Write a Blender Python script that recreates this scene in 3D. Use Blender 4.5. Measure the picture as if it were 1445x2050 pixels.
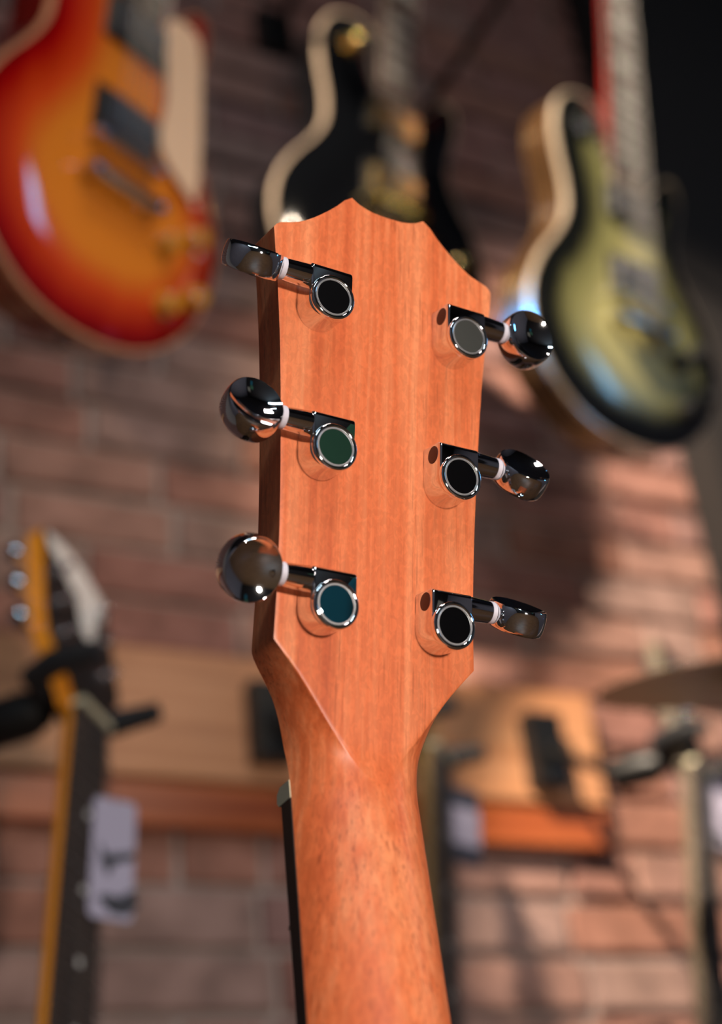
import bpy, bmesh, math, random
from mathutils import Vector, Matrix, Quaternion

for o in list(bpy.data.objects):
    bpy.data.objects.remove(o, do_unlink=True)
scene = bpy.context.scene
COL = scene.collection
R = math.radians
rng = random.Random(7)

# ------------------------------------------------------------------ camera
# world: X along the brick wall (to the right), Y into the wall, Z up; metres
CAM_H = 0.85
C2W = Matrix(((0.8915311, -0.1456886, -0.4288906),
              (-0.4417786, -0.4887524, -0.7522984),
              (-0.1000200, 0.8601721, -0.5001000)))
FPX, CX, CY = 2850.0, 722.5, 1025.0
cam_d = bpy.data.cameras.new('camera')
cam = bpy.data.objects.new('camera', cam_d)
COL.objects.link(cam)
cam.matrix_world = Matrix.Translation((0, 0, CAM_H)) @ C2W.to_4x4()
cam_d.sensor_fit = 'VERTICAL'
cam_d.sensor_height = 36.0
cam_d.lens = FPX / 2050.0 * 36.0
cam_d.clip_start = 0.02
cam_d.dof.use_dof = True
cam_d.dof.focus_distance = 0.447
cam_d.dof.aperture_fstop = 5.2
scene.camera = cam

def pix(px, py, Y):
    """point on the plane Y (parallel to the brick wall) behind a photo pixel"""
    d = C2W @ Vector(((px - CX) / FPX, -(py - CY) / FPX, -1.0))
    return d * (Y / d.y) + Vector((0, 0, CAM_H))

# ------------------------------------------------------------------ world, lights, exposure
scene.view_settings.view_transform = 'Standard'
scene.view_settings.look = 'None'
scene.view_settings.exposure = 0.0
scene.view_settings.gamma = 1.0
scene.view_settings.use_curve_mapping = False
world = bpy.data.worlds.new('world')
scene.world = world
world.use_nodes = True
world.node_tree.nodes['Background'].inputs[0].default_value = (0.5, 0.5, 0.55, 1)
world.node_tree.nodes['Background'].inputs[1].default_value = 0.05

def aim(o, target):
    d = Vector(target) - o.location
    o.rotation_euler = d.to_track_quat('-Z', 'Y').to_euler()

def spot(name, loc, target, power, color, half, blend, radius):
    l = bpy.data.lights.new(name, 'SPOT')
    l.energy = power; l.color = color
    l.spot_size = R(half * 2); l.spot_blend = blend; l.shadow_soft_size = radius
    o = bpy.data.objects.new(name, l); COL.objects.link(o)
    o.location = loc; aim(o, target)
    return o

def area(name, loc, target, power, color, sx, sy):
    l = bpy.data.lights.new(name, 'AREA')
    l.energy = power; l.color = color; l.shape = 'RECTANGLE'; l.size = sx; l.size_y = sy
    o = bpy.data.objects.new(name, l); COL.objects.link(o)
    o.location = loc; aim(o, target)
    return o

WARM = (1.0, 0.83, 0.64)
NEUT = (1.0, 0.88, 0.78)
# warm track spot over the left shoulder: lights the lower wall and throws the guitars' shadows
spot('track_spot_warm', (-0.98, -0.38, 3.33), (1.75, 1.43, 1.38), 1650, WARM, 13.5, 0.55, 0.05)
# lamp behind the camera at chest height: lights the headstock and, more weakly, all behind it
spot('lamp_key', (0.25, -0.94, 0.77), (0.40, 0.9, 1.18), 74, NEUT, 23, 0.9, 0.06)
# spot for the hanging guitars
spot('track_spot_upper', (1.45, -1.7, 2.45), (0.42, 0.95, 1.80), 88, WARM, 8.5, 0.8, 0.04)
# soft overhead fill lamp, added to lift the ambient light
area('added_ceiling_fill', (0.4, -1.3, 3.5), (0.4, -1.0, 0.0), 30, (1.0, 0.86, 0.82), 0.5, 0.5)
# long cool lamp behind the camera, added to put bright bands in the chrome
area('added_chrome_strip', (-0.9, -2.5, 3.4), (-0.5, -1.6, 0.0), 45, (0.62, 0.86, 1.0), 2.2, 0.18)
# blue lamps added for the highlights on the olive guitar
# narrow blue spot from the left, added to colour the olive guitar's edge
spot('added_blue_beam', (-1.2, 1.34, 2.3), (0.806, 0.989, 1.796), 1600, (0.03, 0.38, 1.0), 1.3, 0.4, 0.02)
area('added_blue_fill', (3.1, -0.55, 2.25), (1.0, 1.0, 1.8), 2.2, (0.15, 0.55, 1.0), 0.16, 0.5)  # added blue lamp by the right-hand wall, for reflections in the lacquer

# ------------------------------------------------------------------ material helpers
def srgb(r, g, b):
    f = lambda c: ((c / 255 + 0.055) / 1.055) ** 2.4 if c > 10 else c / 255 / 12.92
    return (f(r), f(g), f(b), 1.0)

MATS = {}
def mat(name, color, rough=0.5, metal=0.0, coat=0.0, spec=0.5, emit=None, estr=1.0, noise=None, sub=0.0, trans=0.0):
    """noise = (scale, amount): slight tone variation"""
    m = bpy.data.materials.new(name); m.use_nodes = True
    nt = m.node_tree; b = nt.nodes['Principled BSDF']
    b.inputs['Base Color'].default_value = color
    b.inputs['Roughness'].default_value = rough
    b.inputs['Metallic'].default_value = metal
    b.inputs['Coat Weight'].default_value = coat
    b.inputs['Coat Roughness'].default_value = 0.08
    b.inputs['Specular IOR Level'].default_value = spec
    if emit:
        b.inputs['Emission Color'].default_value = emit
        b.inputs['Emission Strength'].default_value = estr
    if noise:
        tc = nt.nodes.new('ShaderNodeTexCoord'); nz = nt.nodes.new('ShaderNodeTexNoise')
        nz.inputs['Scale'].default_value = noise[0]; nz.inputs['Detail'].default_value = 4
        nt.links.new(tc.outputs['Object'], nz.inputs['Vector'])
        mx = nt.nodes.new('ShaderNodeMix'); mx.data_type = 'RGBA'
        k = noise[1]
        mx.inputs['A'].default_value = tuple(c * (1 - k) for c in color[:3]) + (1,)
        mx.inputs['B'].default_value = tuple(min(1, c * (1 + k)) for c in color[:3]) + (1,)
        nt.links.new(nz.outputs['Fac'], mx.inputs['Factor'])
        nt.links.new(mx.outputs['Result'], b.inputs['Base Color'])
    MATS[name] = m
    return m

def ramp(nt, stops):
    r = nt.nodes.new('ShaderNodeValToRGB')
    e = r.color_ramp.elements
    while len(e) < len(stops): e.new(0.5)
    for el, (p, c) in zip(e, stops):
        el.position = p; el.color = c
    return r

def wood(name, dark, mid, light, grain=(420, 14, 420), bands=(70, 2.5, 70), pores=0.35, rough=0.42, bump=0.02, mottle=0.0, coat=0.0):
    m = bpy.data.materials.new(name); m.use_nodes = True
    nt = m.node_tree; L = nt.links; b = nt.nodes['Principled BSDF']
    tc = nt.nodes.new('ShaderNodeTexCoord')
    def nz(scale, detail, dist=0.0, rough_=0.55):
        mp = nt.nodes.new('ShaderNodeMapping'); mp.inputs['Scale'].default_value = scale
        L.new(tc.outputs['Object'], mp.inputs['Vector'])
        n = nt.nodes.new('ShaderNodeTexNoise'); n.inputs['Scale'].default_value = 1.0
        n.inputs['Detail'].default_value = detail; n.inputs['Distortion'].default_value = dist
        n.inputs['Roughness'].default_value = rough_
        L.new(mp.outputs['Vector'], n.inputs['Vector'])
        return n
    nb = nz(bands, 3, 0.6); ng = nz(grain, 4, 0.3)
    mixv = nt.nodes.new('ShaderNodeMix'); mixv.inputs['Factor'].default_value = 0.38
    L.new(nb.outputs['Fac'], mixv.inputs['A']); L.new(ng.outputs['Fac'], mixv.inputs['B'])
    rp = ramp(nt, [(0.36, dark), (0.48, mid), (0.62, light)])
    L.new(mixv.outputs['Result'], rp.inputs['Fac'])
    col = rp.outputs['Color']
    if mottle:
        nm = nz((grain[0] * 1.3, grain[1] * 22, grain[2] * 1.3), 2, 0.8)
        rm = ramp(nt, [(0.42, (1 - mottle,) * 3 + (1,)), (0.62, (1 + 0.0,) * 3 + (1,))])
        L.new(nm.outputs['Fac'], rm.inputs['Fac'])
        mm = nt.nodes.new('ShaderNodeMix'); mm.data_type = 'RGBA'; mm.blend_type = 'MULTIPLY'; mm.inputs['Factor'].default_value = 1
        L.new(col, mm.inputs['A']); L.new(rm.outputs['Color'], mm.inputs['B']); col = mm.outputs['Result']
    if pores:
        npn = nz((grain[0] * 3.0, grain[1] * 4, grain[2] * 3.0), 1, 0.0)
        rpn = ramp(nt, [(0.59, (0, 0, 0, 1)), (0.68, (1, 1, 1, 1))])
        L.new(npn.outputs['Fac'], rpn.inputs['Fac'])
        nmask = nz((bands[0] * 1.1, bands[1] * 3, bands[2] * 1.1), 2)
        rmask = ramp(nt, [(0.38, (0, 0, 0, 1)), (0.62, (1, 1, 1, 1))])
        L.new(nmask.outputs['Fac'], rmask.inputs['Fac'])
        mul = nt.nodes.new('ShaderNodeMath'); mul.operation = 'MULTIPLY'
        L.new(rpn.outputs['Color'], mul.inputs[0]); L.new(rmask.outputs['Color'], mul.inputs[1])
        mul2 = nt.nodes.new('ShaderNodeMath'); mul2.operation = 'MULTIPLY'; mul2.inputs[1].default_value = pores
        L.new(mul.outputs[0], mul2.inputs[0])
        mp2 = nt.nodes.new('ShaderNodeMix'); mp2.data_type = 'RGBA'
        mp2.inputs['B'].default_value = tuple(c * 0.35 for c in dark[:3]) + (1,)
        L.new(mul2.outputs[0], mp2.inputs['Factor']); L.new(col, mp2.inputs['A']); col = mp2.outputs['Result']
    L.new(col, b.inputs['Base Color'])
    b.inputs['Roughness'].default_value = rough
    b.inputs['Coat Weight'].default_value = coat
    if bump:
        bp = nt.nodes.new('ShaderNodeBump'); bp.inputs['Strength'].default_value = bump; bp.inputs['Distance'].default_value = 0.001
        L.new(ng.outputs['Fac'], bp.inputs['Height']); L.new(bp.outputs['Normal'], b.inputs['Normal'])
    MATS[name] = m
    return m

def burst(name, stops, rough=0.12, coat=0.6):
    """sunburst lacquer; the painted tone follows the distance from the body edge (point attribute)"""
    m = bpy.data.materials.new(name); m.use_nodes = True
    nt = m.node_tree; L = nt.links; b = nt.nodes['Principled BSDF']
    at = nt.nodes.new('ShaderNodeAttribute'); at.attribute_name = 'burst'
    tc = nt.nodes.new('ShaderNodeTexCoord')
    mp = nt.nodes.new('ShaderNodeMapping'); mp.inputs['Scale'].default_value = (60, 6, 20)
    n = nt.nodes.new('ShaderNodeTexNoise'); n.inputs['Scale'].default_value = 1; n.inputs['Detail'].default_value = 3
    L.new(tc.outputs['Object'], mp.inputs['Vector']); L.new(mp.outputs['Vector'], n.inputs['Vector'])
    ad = nt.nodes.new('ShaderNodeMath'); ad.operation = 'MULTIPLY_ADD'; ad.inputs[1].default_value = 0.12; ad.inputs[2].default_value = -0.06
    L.new(n.outputs['Fac'], ad.inputs[0])
    s = nt.nodes.new('ShaderNodeMath'); s.operation = 'ADD'
    L.new(at.outputs['Fac'], s.inputs[0]); L.new(ad.outputs[0], s.inputs[1])
    rp = ramp(nt, stops); L.new(s.outputs[0], rp.inputs['Fac'])
    L.new(rp.outputs['Color'], b.inputs['Base Color'])
    b.inputs['Roughness'].default_value = rough; b.inputs['Coat Weight'].default_value = coat; b.inputs['Coat Roughness'].default_value = 0.05
    MATS[name] = m
    return m

# ------------------------------------------------------------------ materials
wood('mahogany', srgb(198, 92, 48), srgb(216, 110, 62), srgb(230, 138, 90), bands=(48, 1.6, 48), rough=0.40, mottle=0.14, pores=0.5)
mat('chrome', (0.80, 0.81, 0.83, 1), 0.045, 1.0, noise=(300, 0.04))
mat('satin_silver', (0.72, 0.72, 0.74, 1), 0.34, 1.0, noise=(300, 0.05))
mat('mirror_cap', (0.72, 0.74, 0.75, 1), 0.03, 1.0, noise=(300, 0.03))
mat('nylon', srgb(205, 200, 210), 0.45, noise=(500, 0.04))
mat('plug', srgb(70, 26, 18), 0.5, noise=(500, 0.1))
mat('bone', srgb(205, 195, 165), 0.4, noise=(200, 0.05))
mat('ebony', srgb(26, 24, 23), 0.45, noise=(200, 0.25))
wood('rosewood', srgb(38, 28, 24), srgb(56, 44, 38), srgb(72, 58, 50), rough=0.7, pores=0.3)
wood('spruce', srgb(190, 140, 85), srgb(215, 170, 110), srgb(226, 186, 128), rough=0.35, pores=0)
mat('black_paint', srgb(8, 9, 11), 0.10, coat=0.5, noise=(40, 0.2))
mat('black_plastic', srgb(18, 18, 20), 0.6, spec=0.25, noise=(60, 0.2))
mat('black_foam', srgb(20, 21, 25), 0.75, noise=(90, 0.25))
mat('steel_black', srgb(24, 23, 23), 0.4, 0.3, noise=(60, 0.2))
mat('cream', srgb(240, 204, 170), 0.35, noise=(60, 0.04))
mat('binding', srgb(150, 136, 118), 0.35, coat=1.0, noise=(60, 0.05))
mat('binding_grey', srgb(140, 124, 108), 0.35, noise=(60, 0.05))
mat('binding_aged', srgb(190, 130, 95), 0.35, noise=(60, 0.06))
mat('gold', (0.83, 0.60, 0.24, 1), 0.16, 1.0, noise=(200, 0.05))
mat('nickel', (0.55, 0.55, 0.55, 1), 0.15, 1.0, noise=(200, 0.05))
mat('amber_knob', srgb(190, 130, 25), 0.2, coat=0.5, noise=(100, 0.1))
mat('pearl_grey', srgb(132, 130, 126), 0.3, noise=(120, 0.06))
mat('pearl', srgb(228, 226, 220), 0.25, noise=(120, 0.06))
mat('fret_wire', (0.40, 0.39, 0.37, 1), 0.4, 1.0, noise=(200, 0.03))
mat('string', (0.13, 0.125, 0.12, 1), 0.5, 1.0, noise=(400, 0.03))
wood('cherry_back', srgb(70, 10, 10), srgb(98, 18, 14), srgb(120, 26, 18), rough=0.15, pores=0.1, coat=0.5)
wood('amber_maple', srgb(214, 126, 24), srgb(228, 144, 36), srgb(238, 158, 54), rough=0.25, pores=0, coat=0.4)
wood('pale_maple', srgb(124, 98, 58), srgb(138, 111, 68), srgb(150, 122, 78), rough=0.3, pores=0, coat=0.3)
wood('grey_maple', srgb(92, 82, 68), srgb(106, 95, 80), srgb(118, 107, 92), rough=0.3, pores=0, coat=0.3)
wood('walnut_body', srgb(44, 29, 15), srgb(58, 39, 21), srgb(70, 48, 27), rough=0.25, pores=0.2, coat=0.4)
burst('cherry_burst', [(0.0, srgb(84, 0, 3)), (0.13, srgb(150, 6, 8)), (0.36, srgb(200, 66, 18)), (0.60, srgb(218, 126, 34))], rough=0.07)
burst('olive_burst', [(0.0, srgb(6, 7, 8)), (0.24, srgb(14, 16, 15)), (0.48, srgb(120, 118, 74)), (0.9, srgb(176, 168, 110))], rough=0.2)
burst('black_top', [(0.0, srgb(5, 6, 8)), (1.0, srgb(8, 9, 12))], rough=0.12)
wood('rail_pale', srgb(160, 108, 74), srgb(178, 124, 86), srgb(190, 138, 100), grain=(12, 300, 300), bands=(2, 50, 50), rough=0.5, pores=0.1)
wood('rail_red', srgb(122, 54, 24), srgb(146, 72, 34), srgb(162, 86, 44), grain=(12, 300, 300), bands=(2, 50, 50), rough=0.4, pores=0.1)
mat('card_white', srgb(150, 144, 162), 0.5, noise=(40, 0.03))
mat('card_dark', srgb(44, 46, 58), 0.5, noise=(40, 0.1))
mat('ink', srgb(34, 36, 44), 0.6, noise=(80, 0.2))
mat('bronze', (0.52, 0.39, 0.24, 1), 0.55, 0.45, noise=(30, 0.12))
mat('mortar', srgb(158, 142, 134), 0.9, noise=(60, 0.15))
mat('black_wall', srgb(22, 17, 16), 0.8, noise=(8, 0.2))
mat('dark_wall', srgb(126, 120, 128), 0.8, noise=(5, 0.15))
mat('charcoal_wall', srgb(44, 41, 42), 0.8, noise=(5, 0.15))
mat('dark_ceiling', srgb(64, 64, 70), 0.9, noise=(5, 0.15))
mat('reflect_green', srgb(96, 160, 124), 0.6, noise=(20, 0.1))  # this and the next two: unseen cards added to tint the tuner caps
mat('reflect_teal', srgb(50, 150, 175), 0.6, noise=(20, 0.1))
mat('reflect_grey', srgb(235, 235, 215), 0.6, noise=(20, 0.1))
mat('glow_blue', srgb(40, 140, 230), 0.4, emit=(0.1, 0.5, 1.0, 1), estr=2.0, noise=(20, 0.05))  # glow of the unseen blue box added for reflections
wood('floor_oak', srgb(90, 62, 40), srgb(112, 80, 54), srgb(130, 96, 66), grain=(14, 160, 160), bands=(2, 30, 30), rough=0.4, pores=0.2)

def brick_mat(i, base):
    m = bpy.data.materials.new('brick_%d' % i); m.use_nodes = True
    nt = m.node_tree; L = nt.links; b = nt.nodes['Principled BSDF']
    tc = nt.nodes.new('ShaderNodeTexCoord')
    geo = nt.nodes.new('ShaderNodeNewGeometry')
    n1 = nt.nodes.new('ShaderNodeTexNoise'); n1.inputs['Scale'].default_value = 22; n1.inputs['Detail'].default_value = 5
    n2 = nt.nodes.new('ShaderNodeTexNoise'); n2.inputs['Scale'].default_value = 160; n2.inputs['Detail'].default_value = 3
    L.new(geo.outputs['Position'], n1.inputs['Vector']); L.new(geo.outputs['Position'], n2.inputs['Vector'])
    rp = ramp(nt, [(0.30, tuple(c * 0.72 for c in base[:3]) + (1,)), (0.5, base), (0.70, tuple(min(1, c * 1.25 + 0.015) for c in base[:3]) + (1,))])
    L.new(n1.outputs['Fac'], rp.inputs['Fac']); L.new(rp.outputs['Color'], b.inputs['Base Color'])
    bp = nt.nodes.new('ShaderNodeBump'); bp.inputs['Strength'].default_value = 0.35; bp.inputs['Distance'].default_value = 0.004
    L.new(n2.outputs['Fac'], bp.inputs['Height']); L.new(bp.outputs['Normal'], b.inputs['Normal'])
    b.inputs['Roughness'].default_value = 0.85
    return m
BRICKS = [brick_mat(i, c) for i, c in enumerate([srgb(140, 98, 86), srgb(134, 92, 82), srgb(144, 108, 96), srgb(130, 97, 91), srgb(143, 98, 82), srgb(138, 110, 101)])]

# ------------------------------------------------------------------ mesh builder (millimetres in, metres out)
class MB:
    def __init__(self, off=(0, 0, 0)):
        self.v = []; self.f = []; self.off = Vector(off)
    def add(self, vs, fs):
        b = len(self.v); self.v += [tuple(p) for p in vs]; self.f += [tuple(b + i for i in f) for f in fs]
    def box(self, x0, x1, y0, y1, z0, z1, M=None):
        vs = [(x, y, z) for x in (x0, x1) for y in (y0, y1) for z in (z0, z1)]
        if M: vs = [M @ Vector(p) for p in vs]
        self.add(vs, [(0, 1, 3, 2), (4, 6, 7, 5), (0, 4, 5, 1), (2, 3, 7, 6), (0, 2, 6, 4), (1, 5, 7, 3)])
    def prism(self, pts, z0, z1, M=None):
        n = len(pts)
        vs = [(p[0], p[1], z0) for p in pts] + [(p[0], p[1], z1) for p in pts]
        if M: vs = [M @ Vector(p) for p in vs]
        fs = [tuple(range(n - 1, -1, -1)), tuple(range(n, 2 * n))] + [(i, (i + 1) % n, n + (i + 1) % n, n + i) for i in range(n)]
        self.add(vs, fs)
    def rings(self, rings, cap0=True, cap1=True, closed=True):
        n = len(rings[0]); vs = [p for r in rings for p in r]; fs = []
        for k in range(len(rings) - 1):
            for i in range(n if closed else n - 1):
                j = (i + 1) % n
                fs.append((k * n + i, k * n + j, (k + 1) * n + j, (k + 1) * n + i))
        if cap0: fs.append(tuple(range(n - 1, -1, -1)))
        if cap1: fs.append(tuple((len(rings) - 1) * n + i for i in range(n)))
        self.add(vs, fs)
    def lathe(self, prof, M=None, seg=32, cap0=True, cap1=True):
        """prof: (radius, z) pairs, revolved about local z"""
        M = M or Matrix()
        self.rings([[M @ Vector((r * math.cos(2 * math.pi * i / seg), r * math.sin(2 * math.pi * i / seg), z)) for i in range(seg)] for r, z in prof], cap0, cap1)
    def tube(self, path, r, seg=10, closed=False):
        path = [Vector(p) for p in path]; n = len(path); rr = r if isinstance(r, (list, tuple)) else [r] * n
        rings = []; prev = None
        for i, p in enumerate(path):
            a = path[(i - 1) % n] if (closed or i > 0) else p
            b = path[(i + 1) % n] if (closed or i < n - 1) else p
            t = (b - a).normalized()
            if prev is None:
                s = t.orthogonal().normalized()
            else:
                s = (prev - t * prev.dot(t)).normalized()
            prev = s; u = t.cross(s)
            rings.append([p + rr[i] * (math.cos(2 * math.pi * k / seg) * s + math.sin(2 * math.pi * k / seg) * u) for k in range(seg)])
        if closed: rings.append(rings[0])
        self.rings(rings, not closed, not closed)
    def mesh(self, name, m, smooth=35):
        me = bpy.data.meshes.new(name)
        me.from_pydata([tuple((Vector(p) - self.off) * 0.001) for p in self.v], [], self.f)
        me.validate()
        bm = bmesh.new(); bm.from_mesh(me)
        bmesh.ops.remove_doubles(bm, verts=bm.verts, dist=1e-7)
        bmesh.ops.recalc_face_normals(bm, faces=bm.faces)
        if smooth is not None:
            for fc in bm.faces: fc.smooth = True
            for e in bm.edges:
                if len(e.link_faces) == 2 and e.calc_face_angle(0) > R(smooth): e.smooth = False
        bm.to_mesh(me); bm.free()
        me.materials.append(MATS[m] if isinstance(m, str) else m)
        return me
    def build(self, name, m, parent=None, smooth=35):
        o = bpy.data.objects.new(name, self.mesh(name, m, smooth))
        COL.objects.link(o); o.parent = parent
        return o

def along(p, d, up=(0, 0, 1)):
    """matrix whose z axis runs along d from p"""
    q = Vector(d).to_track_quat('Z', 'Y')
    return Matrix.Translation(p) @ q.to_matrix().to_4x4()

def thing(name, label, cat, loc=(0, 0, 0), rot=None, group=None):
    o = bpy.data.objects.new(name, None); COL.objects.link(o)
    o.empty_display_size = 0.02
    M = Matrix.Translation(loc) @ (rot.to_4x4() if rot else Matrix())
    o.matrix_world = M
    o['label'] = label; o['category'] = cat
    if group: o['group'] = group
    return o

def tag(o, label=None, cat=None, group=None, kind=None):
    if label: o['label'] = label
    if cat: o['category'] = cat
    if group: o['group'] = group
    if kind: o['kind'] = kind
    return o

def spline(P, k=6, closed=False):
    P = [Vector(p) for p in P]; n = len(P); out = []
    rngi = range(n) if closed else range(n - 1)
    for i in rngi:
        if closed: a, b, c, d = P[i - 1], P[i], P[(i + 1) % n], P[(i + 2) % n]
        else:
            b, c = P[i], P[i + 1]
            a = P[i - 1] if i else 2 * b - c
            d = P[i + 2] if i + 2 < n else 2 * c - b
        for t in (j / k for j in range(k)):
            out.append(0.5 * (2 * b + (c - a) * t + (2 * a - 5 * b + 4 * c - d) * t * t + (3 * b - a - 3 * c + d) * t ** 3))
    if not closed: out.append(P[-1])
    return out

def lerp_tab(tab, x):
    """piecewise-linear lookup, tab sorted by descending or ascending x"""
    if tab[0][0] > tab[-1][0]: tab = tab[::-1]
    if x <= tab[0][0]: return tab[0][1]
    for (a, b), (c, d) in zip(tab, tab[1:]):
        if x <= c: return b + (d - b) * (x - a) / (c - a)
    return tab[-1][1]

def smooth_tab(tab, x):
    """monotone cubic lookup (Catmull-Rom on the table)"""
    if tab[0][0] > tab[-1][0]: tab = tab[::-1]
    n = len(tab)
    if x <= tab[0][0]: return tab[0][1]
    if x >= tab[-1][0]: return tab[-1][1]
    for i in range(n - 1):
        x0, y0 = tab[i]; x1, y1 = tab[i + 1]
        if x <= x1:
            h = x1 - x0; t = (x - x0) / h
            def slope(j):
                if j == 0: return (tab[1][1] - tab[0][1]) / (tab[1][0] - tab[0][0])
                if j == n - 1: return (tab[-1][1] - tab[-2][1]) / (tab[-1][0] - tab[-2][0])
                return (tab[j + 1][1] - tab[j - 1][1]) / (tab[j + 1][0] - tab[j - 1][0])
            m0, m1 = slope(i) * h, slope(i + 1) * h
            return (2*t**3 - 3*t**2 + 1) * y0 + (t**3 - 2*t**2 + t) * m0 + (-2*t**3 + 3*t**2) * y1 + (t**3 - t**2) * m1

# ================================================================== THE ROOM
WALL_Y = 1.429
XL, XR, YF, ZT = -2.6, 3.2, -3.3, 3.6

def slab(name, x0, x1, y0, y1, z0, z1, m):
    b = MB(); b.box(x0 * 1000, x1 * 1000, y0 * 1000, y1 * 1000, z0 * 1000, z1 * 1000)
    return tag(b.build(name, m), kind='structure')
floor = slab('floor', XL, XR, YF, WALL_Y + 0.1, -0.1, 0.0, 'floor_oak')
slab('ceiling', XL, XR, YF, WALL_Y + 0.1, ZT, ZT + 0.1, 'dark_ceiling')
slab('wall_left', XL - 0.1, XL, YF, WALL_Y + 0.1, 0, ZT, 'dark_wall')
slab('wall_right', XR, XR + 0.1, YF, WALL_Y + 0.1, 0, ZT, 'dark_wall')
slab('wall_front', XL, XR, YF - 0.1, YF, 0, ZT, 'charcoal_wall')
wall = slab('wall_back', XL, XR, WALL_Y + 0.004, WALL_Y + 0.1, 0, ZT, 'mortar')
wall['label'] = 'red brick wall with pale mortar joints'

# bricks: one object each, a few shared meshes; course 67.7 mm, brick 203 mm
def brick_mesh(w, k):
    b = MB(); r = random.Random(k)
    j = lambda: r.uniform(-1.6, 1.6)
    h = 57.5 / 2; w2 = (w - 10) / 2
    front = [(-w2 + j(), -h + j(), 12), (w2 + j(), -h + j(), 12), (w2 + j(), h + j(), 12), (-w2 + j(), h + j(), 12)]
    e = 3.5
    inset = [(x + (e if x < 0 else -e), y + (e if y < 0 else -e), 15 + j() * 0.6) for x, y, z in front]
    back = [(x, y, 0) for x, y, z in front]
    # local x along wall, y up, z out of the wall
    b.rings([[Vector((p[0], -p[2], p[1])) for p in ring] for ring in (back, front, inset)], False, True)
    return b
COURSE, BL = 67.7, 203.0
BM = {}
for mi, m in enumerate(BRICKS):
    for v in range(3):
        BM[('s', mi, v)] = brick_mesh(BL, mi * 10 + v).mesh('brick', m, None)
        BM[('h', mi, v)] = brick_mesh(BL / 2, 500 + mi * 10 + v).mesh('brick', m, None)
z0 = 1.354 - COURSE * 0.001 * 12       # joint height read off the photo
cells = []
for c in range(-8, 42):
    zc = z0 + (c + 0.5) * COURSE * 0.001
    if zc < 0.03 or zc > ZT - 0.03: continue
    x = -1.2 + (BL / 2 if c % 2 else 0) * 0.001 + ((c * 37) % 5) * 0.006
    while x < 1.60:
        half = rng.random() < 0.16
        w = (BL / 2 if half else BL) * 0.001
        cells.append((x + w / 2, zc, half)); x += w
cells.sort(key=lambda t: abs(t[0] - 0.85) / 1.0 + abs(t[1] - 1.8) / 1.2)
rest = MB()
for i, (x, zc, half) in enumerate(cells):
    mi, v = rng.randrange(len(BRICKS)), rng.randrange(3)
    if i < 300:
        o = bpy.data.objects.new('brick', BM[('h' if half else 's', mi, v)])
        COL.objects.link(o); o.parent = wall
        o.location = (x, WALL_Y + 0.008 + rng.uniform(-0.003, 0.003), zc)
    else:
        b = brick_mesh(BL / 2 if half else BL, v)
        rest.add([(p[0] + x * 1000, p[1] + (WALL_Y + 0.008) * 1000, p[2] + zc * 1000) for p in b.v], b.f)
o = rest.build('brickwork', BRICKS[1], wall, None); o['kind'] = 'stuff'

# black full-height panel that ends the brickwork
b = MB(); b.box(1388, 3190, 1340, 1412, 0, 3595)
tag(b.build('wall_panel', 'black_wall'), kind='structure')['label'] = 'black full-height panel beside the brickwork'

# unseen coloured cards and blue glow box on the far walls, added for reflections
for x, z, w, h, m, l in ((2.14, 1.80, 0.46, 0.42, 'reflect_green', 'green card on the front wall, added to tint the chrome'),
                         (2.20, 1.33, 0.34, 0.44, 'reflect_teal', 'teal card on the front wall, added to tint the chrome'),
                         (2.66, 2.25, 0.44, 0.56, 'reflect_grey', 'pale grey card on the front wall, added to tint the chrome')):
    b = MB(); b.box((x - w / 2) * 1000, (x + w / 2) * 1000, YF * 1000, YF * 1000 + 6, (z - h / 2) * 1000, (z + h / 2) * 1000)
    tag(b.build('reflection_card', m), l, 'reflection_card')
b = MB(); b.box(XR * 1000 - 25, XR * 1000, -640, -460, 2000, 2500)
tag(b.build('added_glow_box', 'glow_blue'), 'tall blue glowing box added on the right-hand wall for reflections', 'light_helper')

# ================================================================== MAIN GUITAR (seen from behind)
HS_R = Matrix(((0.99847, 0.03001, 0.04648), (0.05201, -0.22276, -0.97349), (-0.01886, 0.97441, -0.22398)))
HS_T = Vector((0.19678, 0.32898, 1.08466))
BEND = R(15.8)
DN = Vector((0, -math.cos(BEND), math.sin(BEND)))     # down the neck
BN = Vector((0, math.sin(BEND), math.cos(BEND)))      # out of the neck's back
NUT = Vector((0, -98.0, -12.0))
BASE = NUT + DN * 862 + BN * 45
ac = thing('acoustic_guitar', 'acoustic guitar seen from behind, orange mahogany headstock with six chrome tuners', 'guitar', HS_T + HS_R @ (BASE * 0.001), HS_R)

TOP = [(0, 92.0), (0.15, 92.3), (0.27, 93.7), (0.355, 95.4), (0.42, 92.3), (0.50, 89.0), (0.60, 85.4), (0.70, 82.3), (0.80, 79.8), (0.90, 78.2), (0.97, 77.4), (1.0, 75.6)]
SIDE = [(96, 42.0), (77, 41.9), (57, 39.7), (34, 37.6), (5, 35.9), (-20, 34.9), (-40, 34.6), (-59, 34.9)]
CREASE = [(-59, 34.9), (-64, 30.2), (-68.4, 26.2), (-75, 20.9), (-82, 15.4), (-90, 8.4), (-95, 4.2), (-100, 0.8), (-104, 0.6)]
FRONT = [(-59, 34.9), (-61, 34.6), (-65, 32.4), (-69, 29.8), (-73.4, 27.2), (-79, 25.0), (-85, 23.2), (-91, 22.1), (-97, 21.6), (-105, 21.6), (-164, 22.6)]
def zf(y):
    line = -12.0 - (y + 98.0) * math.tan(BEND)
    if y > -80: return -15.0
    t = min(1, max(0, (-80 - y) / 14)); t = t * t * (3 - 2 * t)
    return -15.0 * (1 - t) + line * t
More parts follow.
